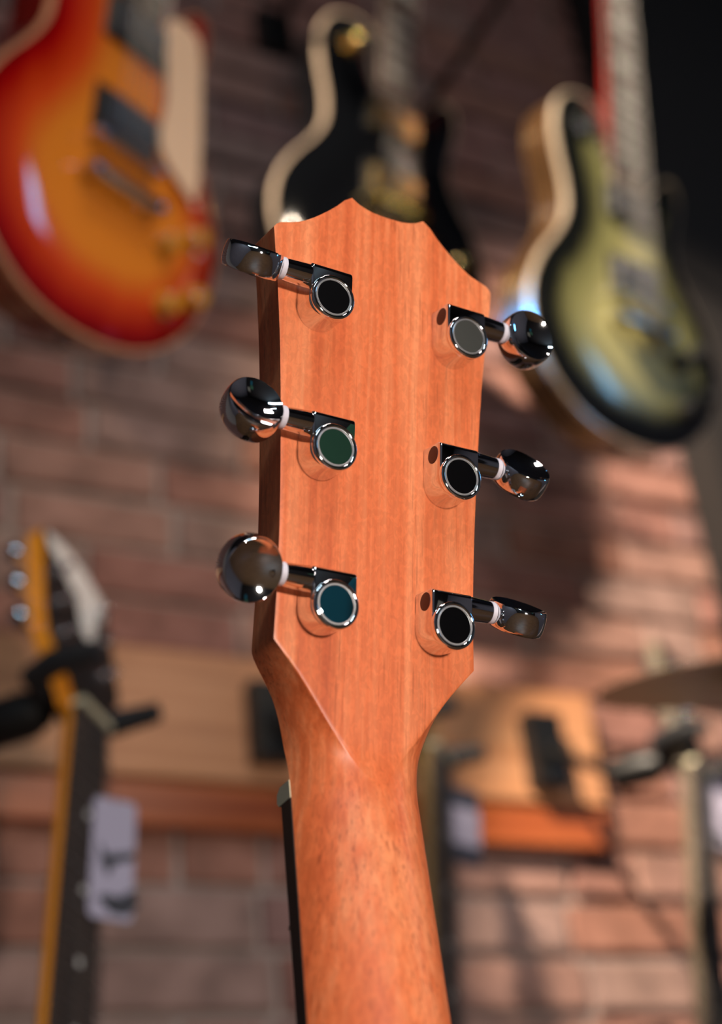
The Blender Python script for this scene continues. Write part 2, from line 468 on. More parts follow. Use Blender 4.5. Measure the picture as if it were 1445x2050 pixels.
def zc(y):
    """centre line of the back: flat headstock running into the neck's back"""
    line = zf(y) + 15.4
    if y > -78: return 0.0
    t = min(1, max(0, (-78 - y) / 26)); t = t * t * (3 - 2 * t)
    return line * t
NC, NO = 15, 11
def section(y, c, w, ztop, zedge, fade, lin=0.6):
    """one row of points from the left front edge over the back to the right front edge"""
    right = []
    for j in range(1, NO + 1):
        v = j / NO
        if j == 1: v = 0.5 / max(4.0, (w - c) + abs(zedge))
        if j == 2: v = 1.6 / max(4.0, (w - c) + abs(zedge))
        right.append((c + v * (w - c), ztop + (zedge - ztop) * ((1 - fade) * (lin * v + (1 - lin) * v ** 4) + fade * (1 - max(0.0, 1 - v * v) ** 0.78))))
    us = [0.0] + [i / NC for i in range(1, NC)] + [1.0]
    cent = []
    for u in us:
        x = u * c
        cent.append([x, ztop])
    d1, d2 = min(0.55, c * 0.3), min(1.7, c * 0.5)
    cent[-2][0] = c - d1; cent[-3][0] = c - d2
    cent = sorted(cent)
    cent[-1][1] = ztop - 0.12 * min(1.0, max(0.0, (c - 1.0) / 8.0))
    half = [tuple(p) for p in cent] + right
    return [(-x, z) for x, z in half[:0:-1]] + half
rows = []
# headstock rows: x follows the side, y follows the scalloped top
NT = 44
for k in range(NT + 1):
    t = 1 - k / NT
    wq = 36.0
    row = section(0, wq, wq, 0, -15, 0)
    pts = []
    for x, z in row:
        s = x / wq
        y = -59 + t * (smooth_tab(TOP, abs(s)) + 59)
        W = smooth_tab(SIDE, -59 + t * (76 + 59))
        pts.append(Vector((s * W, y, z)))
    rows.append(pts)
# the back edge of the very top is slightly eased
for p in rows[0]:
    if p.z > -0.5: p.z -= 0.25
# heel of the headstock into the neck
for y in [-60.5, -62, -64, -66, -68, -70.5, -73, -75.5, -78, -80.5, -83, -85.5, -88, -90.5, -93, -95.5, -98, -101, -104, -108, -113, -119, -126, -134, -144, -156, -170, -190, -220, -260, -300, -344, -390, -430, -446]:
    c = smooth_tab(CREASE, y) if y > -104 else 0.6
    w = smooth_tab(FRONT, y) if y > -164 else 22.6 + (-164 - y) * 0.0150
    fade = min(1, max(0, (-80 - y) / 28)); fade = fade * fade * (3 - 2 * fade)
    ztop = zc(y)
    if y < -380: ztop += (-380 - y) ** 2 * 0.010
    rows.append([Vector((x, y, z)) for x, z in section(y, c, w, ztop, zf(y), fade, 0.62 - 0.32 * min(1, max(0, (-76 - y) / 18)))])
nb = MB(BASE)
ncol = len(rows[0])
vs = [p for r_ in rows for p in r_]
fs = [(k * ncol + i, k * ncol + i + 1, (k + 1) * ncol + i + 1, (k + 1) * ncol + i) for k in range(len(rows) - 1) for i in range(ncol - 1)]
nb.add(vs, fs)
# front face and end faces
fr = []
for r_ in rows: fr.append((r_[0], r_[-1]))
b0 = len(nb.v)
nb.v += [tuple(p) for a in fr for p in a]
nb.f += [(b0 + 2 * k + 2, b0 + 2 * k + 3, b0 + 2 * k + 1, b0 + 2 * k) for k in range(NT, len(rows) - 1)]
# headstock front: same grid columns at z = -15
nf = [[Vector((p.x, p.y, -15.0)) for p in r_] for r_ in rows[:NT + 1]]
vs = [p for r_ in nf for p in r_]
fs = [(k * ncol + i, (k + 1) * ncol + i, (k + 1) * ncol + i + 1, k * ncol + i + 1) for k in range(NT) for i in range(ncol - 1)]
fs = [f for f in fs if abs(vs[f[0]].x - vs[f[3]].x) > 1e-6 or abs(vs[f[1]].x - vs[f[2]].x) > 1e-6]
nb.add(vs, fs)
# top edge wall
tv = rows[0]; bv = nf[0]
b0 = len(nb.v); nb.v += [tuple(p) for p in tv] + [tuple(p) for p in bv]
nb.f += [(b0 + i, b0 + ncol + i, b0 + ncol + i + 1, b0 + i + 1) for i in range(ncol - 1) if (tv[i] - tv[i + 1]).length > 1e-6 and abs(tv[i].x - tv[i + 1].x) > 1e-6]
neck_o = nb.build('neck', 'mahogany', ac, 50)
neck_o['label'] = 'orange mahogany headstock and neck with a pointed volute'

def npt(s, x, d):
    """neck frame: s down the neck from the nut, x across, d out of the back"""
    return NUT + DN * s + BN * d + Vector((x, 0, 0))
def nquad(bld, s0, s1, w0, w1, d0, d1):
    vs = [npt(s, x * w, d) for s, w in ((s0, w0), (s1, w1)) for x in (-1, 1) for d in (d0, d1)]
    bld.add(vs, [(0, 1, 3, 2), (4, 6, 7, 5), (0, 4, 5, 1), (2, 3, 7, 6), (0, 2, 6, 4), (1, 5, 7, 3)])
b = MB(BASE); nquad(b, 4.5, 450, 21.9, 27.6, -6.0, -0.05); b.build('fretboard', 'ebony', ac)
# bone nut with rounded ends
b = MB(BASE)
prof = [(-1.0, -0.05), (4.5, -0.05), (4.5, -7.6), (3.2, -8.6), (0.6, -8.2), (-1.0, -6.0)]
b.rings([[npt(s, x, d) for s, d in prof] for x in (-21.9, 21.9)])
b.build('nut', 'bone', ac)
def wire_mesh():
    q = MB(); q.tube([(-1000, 0, 0), (1000, 0, 0)], 0.9, 6); return q
for i in range(1, 15):
    s = 648 * (1 - 2 ** (-i / 12)) + 4.5
    b = MB(BASE); w = 21.7 + s * 0.0128
    b.tube([npt(s, -w, -6.4), npt(s, w, -6.4)], 0.9, 6); b.build('fret', 'fret_wire', ac)
for i in range(6):
    b = MB(BASE); x = -17.5 + 7 * i
    b.tube([npt(0, x, -9.0), npt(640, x * 1.45, -13)], 0.5, 5); b.build('string', 'string', ac)
# body, far below the frame
half = [(0, 0), (60, 4), (110, 25), (140, 65), (142, 110), (128, 155), (119, 190), (126, 225), (155, 270), (188, 325), (200, 385), (188, 440), (150, 480), (85, 498), (0, 502)]
outl = spline([(x, y) + (0,) for x, y in half], 4)
outl = [(p.x, p.y) for p in outl] + [(-p.x, p.y) for p in outl[-2:0:-1]]
def nplan(d0, d1, o_, bld): bld.rings([[npt(360 + y, x, d) for x, y in o_] for d in (d0, d1)])
b = MB(BASE); nplan(0, 92, outl, b); b.build('body', 'mahogany', ac)
b = MB(BASE); nplan(-3, -0.05, outl, b); b.build('soundboard', 'spruce', ac)
b = MB(BASE); nquad(b, 633, 660, 78, 80, -12, -3); b.build('bridge', 'rosewood', ac)

# ---- tuning machines
def housing_layers(s):
    """plan of the gear housing at several heights; +x is outwards (times s)"""
    layers = []
    for z in (0.0, 4.0, 8.2, 8.9, 9.5, 9.9, 10.15):
        ins = 0 if z < 8.2 else 2 - math.sqrt(max(0, 4 - (z - 8.2) ** 2))
        e = 0.0 if z < 9.2 else (z - 9.2) * 0.5
        yt = 11.2 - ins; r = 7.4 - e
        pts = []
        n = 22
        for i in range(n + 1):
            a = math.pi + math.pi * i / n
            pts.append((r * math.cos(a), r * math.sin(a)))
        for i in range(5):
            a = math.pi / 2 * i / 4
            pts.append((r - 0.6 + 0.6 * math.cos(a), yt - 0.6 + 0.6 * math.sin(a)))
        for i in range(5):
            a = math.pi / 2 + math.pi / 2 * i / 4
            pts.append((-r + 0.6 + 0.6 * math.cos(a), yt - 0.6 + 0.6 * math.sin(a)))
        layers.append([(s * x, y, z) for x, y in pts])
    return layers
WY, WZ = 7.7, 6.1
def button_pts(bld, T):
    """oval thumb button with a dished hollow on both faces; T maps (u along shaft, w across, t thickness)"""
    seg = 56
    rhos = [0, .2, .4, .55, .68, .78, .85, .89, .91, .925, .94, .955, .97, .98, .99, .996, 1.0]
    AU, AW = 9.4, 10.1
    def thick(rho, a):
        u, w = AU * rho * math.cos(a), AW * rho * math.sin(a)
        blob = 4.7 * max(0.0, 1 - rho ** 18) ** 0.5
        dish = 1.6 + (u * u + w * w) / (2 * 16.0)
        return min(blob, dish)
    top = [[T(AU * r * math.cos(2 * math.pi * i / seg), AW * r * math.sin(2 * math.pi * i / seg), thick(r, 2 * math.pi * i / seg)) for i in range(seg)] for r in rhos[1:]]
    bot = [[T(AU * r * math.cos(2 * math.pi * i / seg), AW * r * math.sin(2 * math.pi * i / seg), -thick(r, 2 * math.pi * i / seg)) for i in range(seg)] for r in rhos[1:-1]]
    bld.rings(top + bot[::-1], True, True)

def tuner(cx, cy, s, theta):
    def B(): return MB(BASE)
    O = Vector((cx, cy, 0))
    b = B()
    lay = housing_layers(s)
    b.rings([[O + Vector(p) for p in l] for l in lay])
    # worm shaft sleeve
    b.lathe([(3.9, 6.8), (3.85, 9), (3.65, 13.5), (3.5, 15.4), (3.0, 15.6)], along(O + Vector((0, WY, WZ)), (s, 0, 0)), 28)
    t = b.build('tuning_machine', 'chrome', ac, 30)
    # cap: rolled ring with a mirror disc inside
    b = B()
    b.lathe([(7.45, 9.6), (7.55, 10.6), (7.45, 11.1), (7.1, 11.45), (6.6, 11.42), (6.25, 11.2), (6.2, 11.1)], Matrix.Translation(O), 48, False, False)
    b.build('cap_ring', 'chrome', t, 60)
    b = B()
    b.lathe([(6.25, 11.12), (6.1, 11.3), (5.75, 11.3), (5.6, 11.0)], Matrix.Translation(O), 48, False, False)
    b.build('cap_bezel', 'satin_silver', t, 30)
    b = B()
    b.lathe([(5.75, 11.1), (5.6, 11.14), (3.0, 11.15), (0.01, 11.15)], Matrix.Translation(O), 48, False, True)
    b.build('cap', 'mirror_cap', t, 3)
    b = B()
    b.lathe([(2.9, 0), (2.9, 0.12), (2.5, 0.2)], along(O + Vector((-s * 7.38, WY - 0.2, WZ - 0.3)), (-s, 0, 0)), 28)
    o = b.build('shaft_plug', 'plug', t); o['label'] = 'dark round plug in the side of the housing'
    b = B()
    b.lathe([(2.6, 15.5), (3.6, 15.5), (3.65, 15.9), (3.65, 16.9), (3.5, 17.1), (2.0, 17.1)], along(O + Vector((0, WY, WZ)), (s, 0, 0)), 28)
    o = b.build('washer', 'nylon', t); o['label'] = 'white nylon washer'
    # button: turned about the shaft by theta
    b = B()
    th = R(theta)
    ax = O + Vector((s * 26.2, WY, WZ))
    ew = Vector((0, math.cos(th), -math.sin(th)))       # across
    et = Vector((0, math.sin(th), math.cos(th)))        # face normal
    button_pts(b, lambda u, w, tt: ax + Vector((s * u, 0, 0)) + ew * w + et * tt)
    b.lathe([(2.0, 17.0), (3.3, 17.1), (3.4, 17.6), (3.0, 18.4), (3.3, 19.6), (2.5, 21)], along(O + Vector((0, WY, WZ)), (s, 0, 0)), 24)
    b.build('button', 'chrome', t, 32)
    # string post on the front
    b = B()
    b.lathe([(4.6, -15), (4.6, -17), (3.2, -17.2), (3.0, -30), (2.6, -30.5)], Matrix.Translation(O), 20)
    b.build('string_post', 'chrome', t)
TA, TY = (25.3, 22.7, 20.5), (49.9, 0.0, -48.9)
for i, th in enumerate((56, 20, -26)): tuner(-TA[i], TY[i], -1, th)
for i, th in enumerate((4, 40, 62)): tuner(TA[i], TY[i], 1, th)

# ---- floor stand under the acoustic guitar
foot = HS_T + HS_R @ (BASE * 0.001)
st = thing('guitar_stand', 'black tubular floor stand under the acoustic guitar', 'guitar stand', (foot.x, foot.y, 0))
b = MB()
for s in (-1, 1):
    b.tube([(s * 30, 95, 330), (s * 110, 40, 122), (s * 230, -120, 10)], 9, 10)
b.tube([(0, 95, 330), (0, 330, 10)], 9, 10)
b.build('leg_frame', 'steel_black', st)
for s in (-1, 1):
    b = MB(); b.tube([(s * 110, 40, 122), (s * 110, -75, 122), (s * 110, -78, 156)], 9, 10); b.build('cradle_arm', 'black_foam', st)

# ================================================================== SINGLE-CUT ELECTRICS ON THE WALL
LP_R = [(28, 334), (34, 330), (48, 338), (66, 355), (84, 374), (98, 380), (108, 372), (113, 352), (110, 330), (102, 300), (99, 275), (104, 255), (120, 230), (143, 200), (160, 165), (165, 130), (158, 95), (135, 55), (95, 22), (50, 5), (0, 0),
        (-50, 5), (-95, 22), (-135, 55), (-158, 95), (-165, 130), (-160, 165), (-143, 200), (-120, 230), (-104, 255), (-98, 278), (-101, 310), (-110, 345), (-114, 375), (-110, 402), (-96, 425), (-74, 437), (-50, 438), (-28, 432)]
LP_OUT = [(p.x, p.y) for p in spline([(x, y, 0) for x, y in LP_R], 4)]
def dist_edge(x, y):
    best = 1e9; n = len(LP_OUT)
    for i in range(n):
        ax, ay = LP_OUT[i]; bx, by = LP_OUT[(i + 1) % n]
        dx, dy = bx - ax, by - ay; L2 = dx * dx + dy * dy + 1e-9
        t = max(0, min(1, ((x - ax) * dx + (y - ay) * dy) / L2))
        best = min(best, math.hypot(x - ax - t * dx, y - ay - t * dy))
    return best
def top_z(x, y):
    d = dist_edge(x, y)
    return 1.0 + 11.0 * (1 - (1 - min(d / 62, 1)) ** 2)
def nut_w(y):      # fretboard half width
    return 28.0 - (y - 330) / 476.0 * 6.5
_top_cache = {}
def lp_top(m):
    if 'mesh' not in _top_cache:
        c = (0, 240); n = len(LP_OUT); vs = []; fs = []
        fac = [1, .985, .97, .95, .92, .88, .83, .77, .70, .62, .53, .43, .32, .2, .09]
        for f_ in fac:
            for x, y in LP_OUT:
                px, py = c[0] + (x - c[0]) * f_, c[1] + (y - c[1]) * f_
                vs.append((px, py, top_z(px, py)))
        vs.append((c[0], c[1], top_z(*c)))
        for k in range(len(fac) - 1):
            for i in range(n):
                j = (i + 1) % n; fs.append((k * n + i, k * n + j, (k + 1) * n + j, (k + 1) * n + i))
        k = len(fac) - 1
        for i in range(n): fs.append((k * n + i, k * n + (i + 1) % n, len(vs) - 1))
        _top_cache['mesh'] = (vs, fs)
    vs, fs = _top_cache['mesh']
    b = MB(); b.add(vs, fs)
    me = b.mesh('top', m, None)
    for p in me.polygons: p.use_smooth = True
    at = me.attributes.new('burst', 'FLOAT', 'POINT')
    for i, v in enumerate(me.vertices):
        at.data[i].value = min(1.0, dist_edge(v.co.x * 1000, v.co.y * 1000) / 120.0)
    return me
FY = 806.0; SCALE_L = 628.0
def lp(name, label, loc, rot, top, back, bind, hw, neckm, guard, knobs, covers, plate):
    t = thing(name, label, 'guitar', loc, rot, 'single-cutaway electric guitars hung on the brick wall')
    b = MB(); b.prism(LP_OUT, -50, -6); b.build('body', back, t)
    o = bpy.data.objects.new('top', lp_top(top)); COL.objects.link(o); o.parent = t
    b = MB(); b.rings([[Vector((x * k, 240 + (y - 240) * k, z)) for x, y in LP_OUT] for k, z in ((1.0, -6), (1.006, -6), (1.008, 0.2), (1.004, 1.4), (0.972, 1.9), (0.970, 0))], False, False)
    b.build('binding', bind, t)
    # neck, fretboard, headstock
    b = MB(); secs = []
    for y in (330, 420, 520, 640, 760, 800):
        w = nut_w(y) - 0.4
        secs.append([Vector((w * math.cos(a), y, 12 - 20 * math.sin(a) * (1.0 if y > 440 else 1.4))) for a in [math.pi * i / 14 for i in range(15)]])
    b.rings(secs); b.build('neck', neckm, t)
    b = MB(); b.rings([[Vector((s * nut_w(y), y, z)) for s, z in ((-1, 12), (1, 12), (1, 17), (-1, 17))] for y in (318, FY)])
    fb = b.build('fretboard', 'rosewood', t)
    for i in range(1, 23):
        y = FY - SCALE_L * (1 - 2 ** (-i / 12))
        b = MB(); b.tube([(-nut_w(y), y, 17.3), (nut_w(y), y, 17.3)], 1.1, 6); b.build('fret', 'fret_wire', fb)
    for i in (1, 3, 5, 7, 9, 12, 15, 17, 19, 21):
        y1 = FY - SCALE_L * (1 - 2 ** (-i / 12)); y0_ = FY - SCALE_L * (1 - 2 ** (-(i - 1) / 12))
        ym, hh = (y0_ + y1) / 2, (y0_ - y1) / 2 * 0.72; w = nut_w(ym) * 0.72
        b = MB(); b.prism([(-w, ym - hh), (w, ym - hh), (w * 0.86, ym + hh), (-w * 0.86, ym + hh)], 16.9, 17.25); b.build('inlay', 'pearl_grey', fb)
    b = MB(); b.box(-22, 22, FY, FY + 5, 12, 19.5); b.build('nut', 'bone', t)
    M17 = Matrix.Translation((0, FY + 4, 12)) @ Matrix.Rotation(R(-15), 4, 'X')
    hs = [(-22, 0), (22, 0), (34, 40), (38, 120), (41, 170), (26, 182), (10, 176), (0, 182), (-10, 176), (-26, 182), (-41, 170), (-38, 120), (-34, 40)]
    b = MB(); b.prism(hs, -13, 1.5, M17); h_o = b.build('headstock', 'black_paint', t)
    for s in (-1, 1):
        for k in range(3):
            y = 48 + 42 * k
            b = MB()
            b.lathe([(5, 1.5), (5, 4), (3, 4.5), (3, 12)], M17 @ Matrix.Translation((s * 24, y, 0)), 14)
            b.lathe([(2.5, 30), (2.5, 48), (8, 49), (9, 55), (6, 60)], M17 @ along((s * 0.1, y, -9), (s, 0, 0)), 14)
            b.build('tuning_machine', hw, h_o)
    # strings
    for i in range(6):
        u = (i - 2.5) / 2.5
        b = MB(); b.tube([(u * 24, 142, 30), (u * 25, 176, 30.5), (u * 17.5, FY + 4, 19.8)], 0.26, 5); b.build('string', 'string', t)
    # pickups
    for y, z in ((206, 21.5), (300, 18.5)):
        b = MB(); b.box(-43, 43, y - 22, y + 22, 8, 15.5); pk = b.build('pickup_ring', plate, t)
        b = MB(); b.box(-34, 34, y - 17.5, y + 17.5, 15.5, z + 1); b.build('pickup', covers, pk)
        for i in range(6):
            b = MB(); b.lathe([(2.2, z + 1), (2.2, z + 1.8), (1.6, z + 2)], Matrix.Translation(((i - 2.5) * 10, y + 7, 0)), 10); b.build('pole_screw', hw, pk)
    # bridge, tailpiece
    b = MB(); b.box(-42, 42, 172, 180, 21, 28)
    for s in (-1, 1): b.lathe([(5.5, 11), (5.5, 21), (4.5, 29), (3, 29.5)], Matrix.Translation((s * 40, 176, 0)), 16)
    br = b.build('bridge', hw, t)
    for i in range(6):
        b = MB(); b.box((i - 2.5) * 10 - 3.5, (i - 2.5) * 10 + 3.5, 173, 179, 28, 30); b.build('saddle', hw, br)
    b = MB(); b.tube([(-48, 140, 25), (-40, 140, 25.5), (40, 140, 25.5), (48, 140, 25)], 7.0, 14)
    for s in (-1, 1): b.lathe([(6, 11), (6, 22), (7.5, 27), (7, 32), (4, 33)], Matrix.Translation((s * 44, 141, 0)), 16)
    b.build('tailpiece', hw, t)
    # knobs
    for kx, ky in ((72, 118), (112, 140), (84, 62), (124, 84)):
        z = top_z(kx, ky)
        b = MB(); b.lathe([(12.5, z), (12, z + 4), (10.5, z + 5), (10, z + 15), (9, z + 16)], Matrix.Translation((kx, ky, 0)), 20); b.build('knob', knobs, t)
    # switch
    b = MB(); b.lathe([(17, 12), (17, 13.5), (9, 14), (8.8, 11)], Matrix.Translation((-72, 385, top_z(-72, 385) - 12)), 24); sr = b.build('switch_plate', hw if plate == 'black_plastic' else 'cream', t)
    b = MB(); z = top_z(-72, 385); b.lathe([(6, z + 1), (6, z + 5), (2, z + 5.5), (2, z + 13), (3.5, z + 15), (3.6, z + 19), (2, z + 21)], Matrix.Translation((-72, 385, 0)), 16); b.build('switch_tip', hw, sr)
    if guard:
        g = spline([(33, 332, 0), (58, 342, 0), (80, 332, 0), (92, 280, 0), (101, 222, 0), (103, 184, 0), (92, 176, 0), (44, 204, 0), (44, 250, 0), (36, 300, 0)], 4, True)
        b = MB(); b.prism([(p.x, p.y) for p in g], 17.5, 20); b.build('pickguard', guard, t)
    b = MB(); b.lathe([(4, 0), (4, 5), (7, 9), (7, 11), (4, 12)], along((0, 1, -25), (0, -1, 0)), 14); b.build('strap_button', hw, t)
    return t
def M3(rows_): return Matrix(rows_)
lps = []
lps.append(lp('electric_guitar', 'cherry sunburst electric guitar with cream pickguard hung on the brick wall', (0.3030, 0.9877, 1.6445),
   M3(((0.8492, 0.0364, 0.5268), (0.5071, -0.3343, -0.7944), (0.1472, 0.9417, -0.3024))), 'cherry_burst', 'cherry_back', 'binding_aged', 'nickel', 'cherry_back', 'cream', 'amber_knob', 'nickel', 'black_plastic'))
lps.append(lp('electric_guitar', 'glossy black electric guitar with gold hardware and cream binding', (0.7150, 1.1583, 1.8618),
   M3(((0.9798, 0.0401, 0.196), (0.2, -0.2141, -0.9561), (0.0036, 0.976, -0.2178))), 'black_top', 'black_paint', 'binding_grey', 'gold', 'black_paint', None, 'gold', 'gold', 'black_plastic'))
lps.append(lp('electric_guitar', 'olive green burst electric guitar with black edge and cream binding', (0.9650, 1.0477, 1.6971),
   M3(((0.9758, -0.001, 0.2189), (0.2127, -0.2314, -0.9493), (0.0516, 0.9729, -0.2256))), 'olive_burst', 'walnut_body', 'binding', 'nickel', 'cherry_back', None, 'black_plastic', 'nickel', 'black_plastic'))
# wall hangers of the three
for g, l in zip(lps, ('cherry sunburst', 'glossy black', 'olive green burst')):
    nut = g.matrix_world @ Vector((0, (FY + 26) * 0.001, -0.010))
    t = thing('wall_hanger', 'black wall hanger holding the %s guitar' % l, 'guitar hanger', (nut.x, WALL_Y - 0.012, nut.z), None, 'wall hangers of the upper guitars')
    b = MB(); b.box(-30, 30, -16, 6, -45, 45); b.build('plate', 'steel_black', t)
    dy = (nut.y - WALL_Y + 0.012) * 1000
    b = MB(); b.tube([(0, -10, 0), (0, dy + 30, 0)], 7, 10); b.build('arm', 'steel_black', t)
    b = MB()
    for s in (-1, 1): b.tube([(0, dy + 32, 0), (s * 34, dy + 26, 0), (s * 38, dy - 40, 6)], 8, 10)
    b.build('yoke', 'black_foam', t)

# ================================================================== WOODEN RAIL
def railbox(name, x0, x1, zlo, zhi, y0, m, label):
    b = MB(); b.box(x0, x1, y0, 1417, zlo, zhi)
    o = b.build(name, m)
    bv = o.modifiers.new('bevel', 'BEVEL'); bv.width = 0.003; bv.segments = 2
    return tag(o, label, 'wood board', 'boards of the guitar rail')
railbox('rail_board', -800, 1102, pix(600, 1570, 1.392).z * 1000 - 2, pix(600, 1328, 1.392).z * 1000, 1392, 'rail_pale', 'wide pale wooden board of the guitar rail on the brick wall')
railbox('rail_board', -800, 1098, pix(600, 1668, 1.398).z * 1000, pix(600, 1582, 1.398).z * 1000, 1398, 'rail_red', 'narrow reddish wooden board below the pale rail board')

# ================================================================== LOWER HANGING GUITARS
def hung(label, nut_px, low_px, Y, dY, yaw, sidem, facem, fbm, bodym, logo, hx=1.0):
    A = pix(*nut_px, Y); Bp = pix(*low_px, Y + dY)
    ey = (A - Bp).normalized()
    ez = Vector((math.sin(yaw), -math.cos(yaw), 0)); ez = (ez - ey * ez.dot(ey)).normalized()
    ex = ey.cross(ez)
    rot = Matrix((ex, ey, ez)).transposed()
    t = thing('electric_guitar', label, 'guitar', A, rot, 'guitars hung from the wooden rail')
    b = MB(); secs = []
    for y in (0, -100, -250, -400, -470):
        w = 21.5 + -y * 0.0135
        secs.append([Vector((w * math.cos(a), y, -6 - 17 * math.sin(a) ** 0.8)) for a in [math.pi * i / 14 for i in range(15)]])
    b.rings(secs); b.build('neck', sidem, t)
    b = MB(); b.rings([[Vector((s * (21.5 + -y * 0.0135), y, z)) for s, z in ((-1, -6), (1, -6), (1, 0), (-1, 0))] for y in (0, -485)])
    fb = b.build('fretboard', fbm, t)
    for i in range(1, 22):
        y = -648 * (1 - 2 ** (-i / 12)); w = 21.4 - y * 0.0135
        b = MB(); b.tube([(-w, y, 0.3), (w, y, 0.3)], 0.9, 6); b.build('fret', 'fret_wire', fb)
    for i in (3, 5, 7, 9, 12, 15, 17):
        y = -648 * (1 - 2 ** (-(i - 0.5) / 12))
        b = MB(); b.lathe([(3.2, -0.1), (3.2, 0.25), (2.6, 0.3)], Matrix.Translation((0, y, 0)), 14); b.build('inlay', 'pearl', fb)
    b = MB(); b.box(-21.8, 21.8, 0, 5.5, -8, 3.5); b.build('nut', 'bone', t)
    # headstock, tilted back slightly
    MH = Matrix.Translation((0, 4, -4)) @ Matrix.Rotation(R(-9), 4, 'X')
    out = spline([(-21.5, 0, 0), (-25, 22, 0), (-34, 48, 0), (-34, 100, 0), (-31, 150, 0), (-30, 174, 0), (-12, 181, 0), (14, 176, 0), (31, 160, 0), (33, 130, 0), (34, 90, 0), (34, 48, 0), (25, 22, 0), (21.5, 0, 0)], 3)
    pl = [(p.x * (1 + (hx - 1) * min(1, p.y / 48)), p.y) for p in out]
    b = MB(); b.prism(pl, -15, -1, MH); hs = b.build('headstock', sidem, t)
    b = MB(); b.prism([(x * 0.985, 1 + y * 0.99) for x, y in pl], -1, 0.8, MH); hp = b.build('headstock_face', facem, hs)
    for s in (-1, 1):
        for k in range(3):
            y = 62 + 36 * k
            b = MB()
            b.lathe([(5.5, 0.8), (5.5, 3), (3.2, 3.5), (3.0, 14), (2.5, 15)], MH @ Matrix.Translation((s * 20 * hx, y, 0)), 16)
            b.lathe([(6, 12), (6, 24), (3, 25), (3, 38), (7, 40), (8.5, 46), (8, 53), (4, 56)], MH @ along((s * 34 * (hx - 1), y, -17), (s, 0, 0)), 16)
            b.build('tuning_machine', 'chrome', hs)
    if logo:
        b = MB(); b.prism([(x * hx, y) for x, y in ((-28, 172), (-10, 179), (13, 174), (29, 158), (27, 132), (17, 122), (13, 92), (6, 84), (0, 90), (-1, 120), (-14, 146), (-26, 158))], 0.8, 1.4, MH)
        b.build('logo_plate', 'pearl', hs)
        b = MB(); b.prism([(-5, 30), (5, 30), (8, 48), (0, 66), (-8, 48)], 0.8, 2.0, MH); b.build('truss_cover', 'black_plastic', hs)
    for i in range(6):
        u = (i - 2.5) / 2.5
        b = MB(); b.tube([(u * 17.5, 3, 3.8), (u * 24, -600, 8)], 0.5, 5); b.build('string', 'string', t)
    # body below the frame
    bo = spline([(0, -400, 0), (40, -415, 0), (70, -385, 0), (100, -370, 0), (118, -410, 0), (112, -470, 0), (108, -520, 0), (135, -600, 0), (152, -680, 0), (135, -760, 0), (70, -800, 0), (-60, -800, 0), (-140, -760, 0), (-160, -690, 0), (-135, -600, 0), (-112, -520, 0), (-125, -450, 0), (-130, -380, 0), (-105, -330, 0), (-75, -350, 0), (-40, -410, 0)], 3, True)
    b = MB(); b.prism([(p.x, p.y) for p in bo], -46, -7); b.build('body', bodym, t)
    b = MB(); b.box(-40, 40, -650, -635, -7, 8); b.build('bridge', 'nickel', t)
    for y in (-520, -600):
        b = MB(); b.box(-42, 42, y - 10, y + 10, -7, 3); b.build('pickup', 'black_plastic', t)
    return t

def rail_hanger(bx, bz, g, label):
    """bracket on the rail, arm, and padded yoke round the guitar's neck"""
    W = g.matrix_world
    yk = W @ Vector((0, 0.030, -0.028))
    t = thing('rail_hanger', label, 'guitar hanger', (bx, 1.392, bz), None, 'hangers on the wooden rail')
    L_ = lambda p: (Vector(p) - Vector((bx, 1.392, bz))) * 1000
    b = MB(); b.box(-24, 24, -26, 0, -47, 47); br = b.build('bracket', 'steel_black', t)
    b = MB(); b.box(-15, 15, -29, -26, -8, 8); b.build('badge', 'black_plastic', br)
    b = MB(); b.tube([(0, -20, 0), L_(W @ Vector((0, 0.024, -0.100))), L_(yk)], 7, 10); b.build('arm', 'steel_black', t)
    b = MB()
    b.tube([L_(W @ Vector((x, y, z))) for x, y, z in ((-0.046, 0.024, 0.030), (-0.046, 0.026, -0.010), (-0.034, 0.030, -0.034), (0, 0.030, -0.036), (0.034, 0.030, -0.034), (0.046, 0.026, -0.010), (0.046, 0.024, 0.030))], [8, 11, 12, 12, 12, 11, 8], 12)
    b.build('yoke', 'black_foam', t)
    b = MB(); b.tube([L_(W @ Vector((0, 0.024, -0.046))), L_(W @ Vector((0, 0.024, -0.060))), L_(W @ Vector((0, 0.024, -0.105)))], [14, 20, 20], 18); b.build('swivel', 'steel_black', t)
    return t

g1 = hung('amber-necked electric guitar with black headstock face and white headstock inlay', (189, 1436), (151, 2050), 1.00, -0.05, R(42), 'amber_maple', 'black_plastic', 'rosewood', 'black_paint', True, 1.6)
g2 = hung('electric guitar with pale maple neck behind the acoustic neck', (886, 1512), (906, 2050), 1.17, -0.04, R(42), 'pale_maple', 'pale_maple', 'rosewood', 'walnut_body', False)
g3 = hung('electric guitar with grey-tan neck beside the black panel', (1404, 1545), (1440, 2030), 1.17, -0.03, R(30), 'grey_maple', 'black_plastic', 'rosewood', 'black_paint', False)
rail_hanger(0.290, 1.467, g1, 'black hanger holding the amber-necked guitar')
rail_hanger(0.636, 1.463, g2, 'black hanger holding the pale maple-necked guitar')
rail_hanger(1.008, 1.458, g3, 'black hanger holding the grey-tan necked guitar')

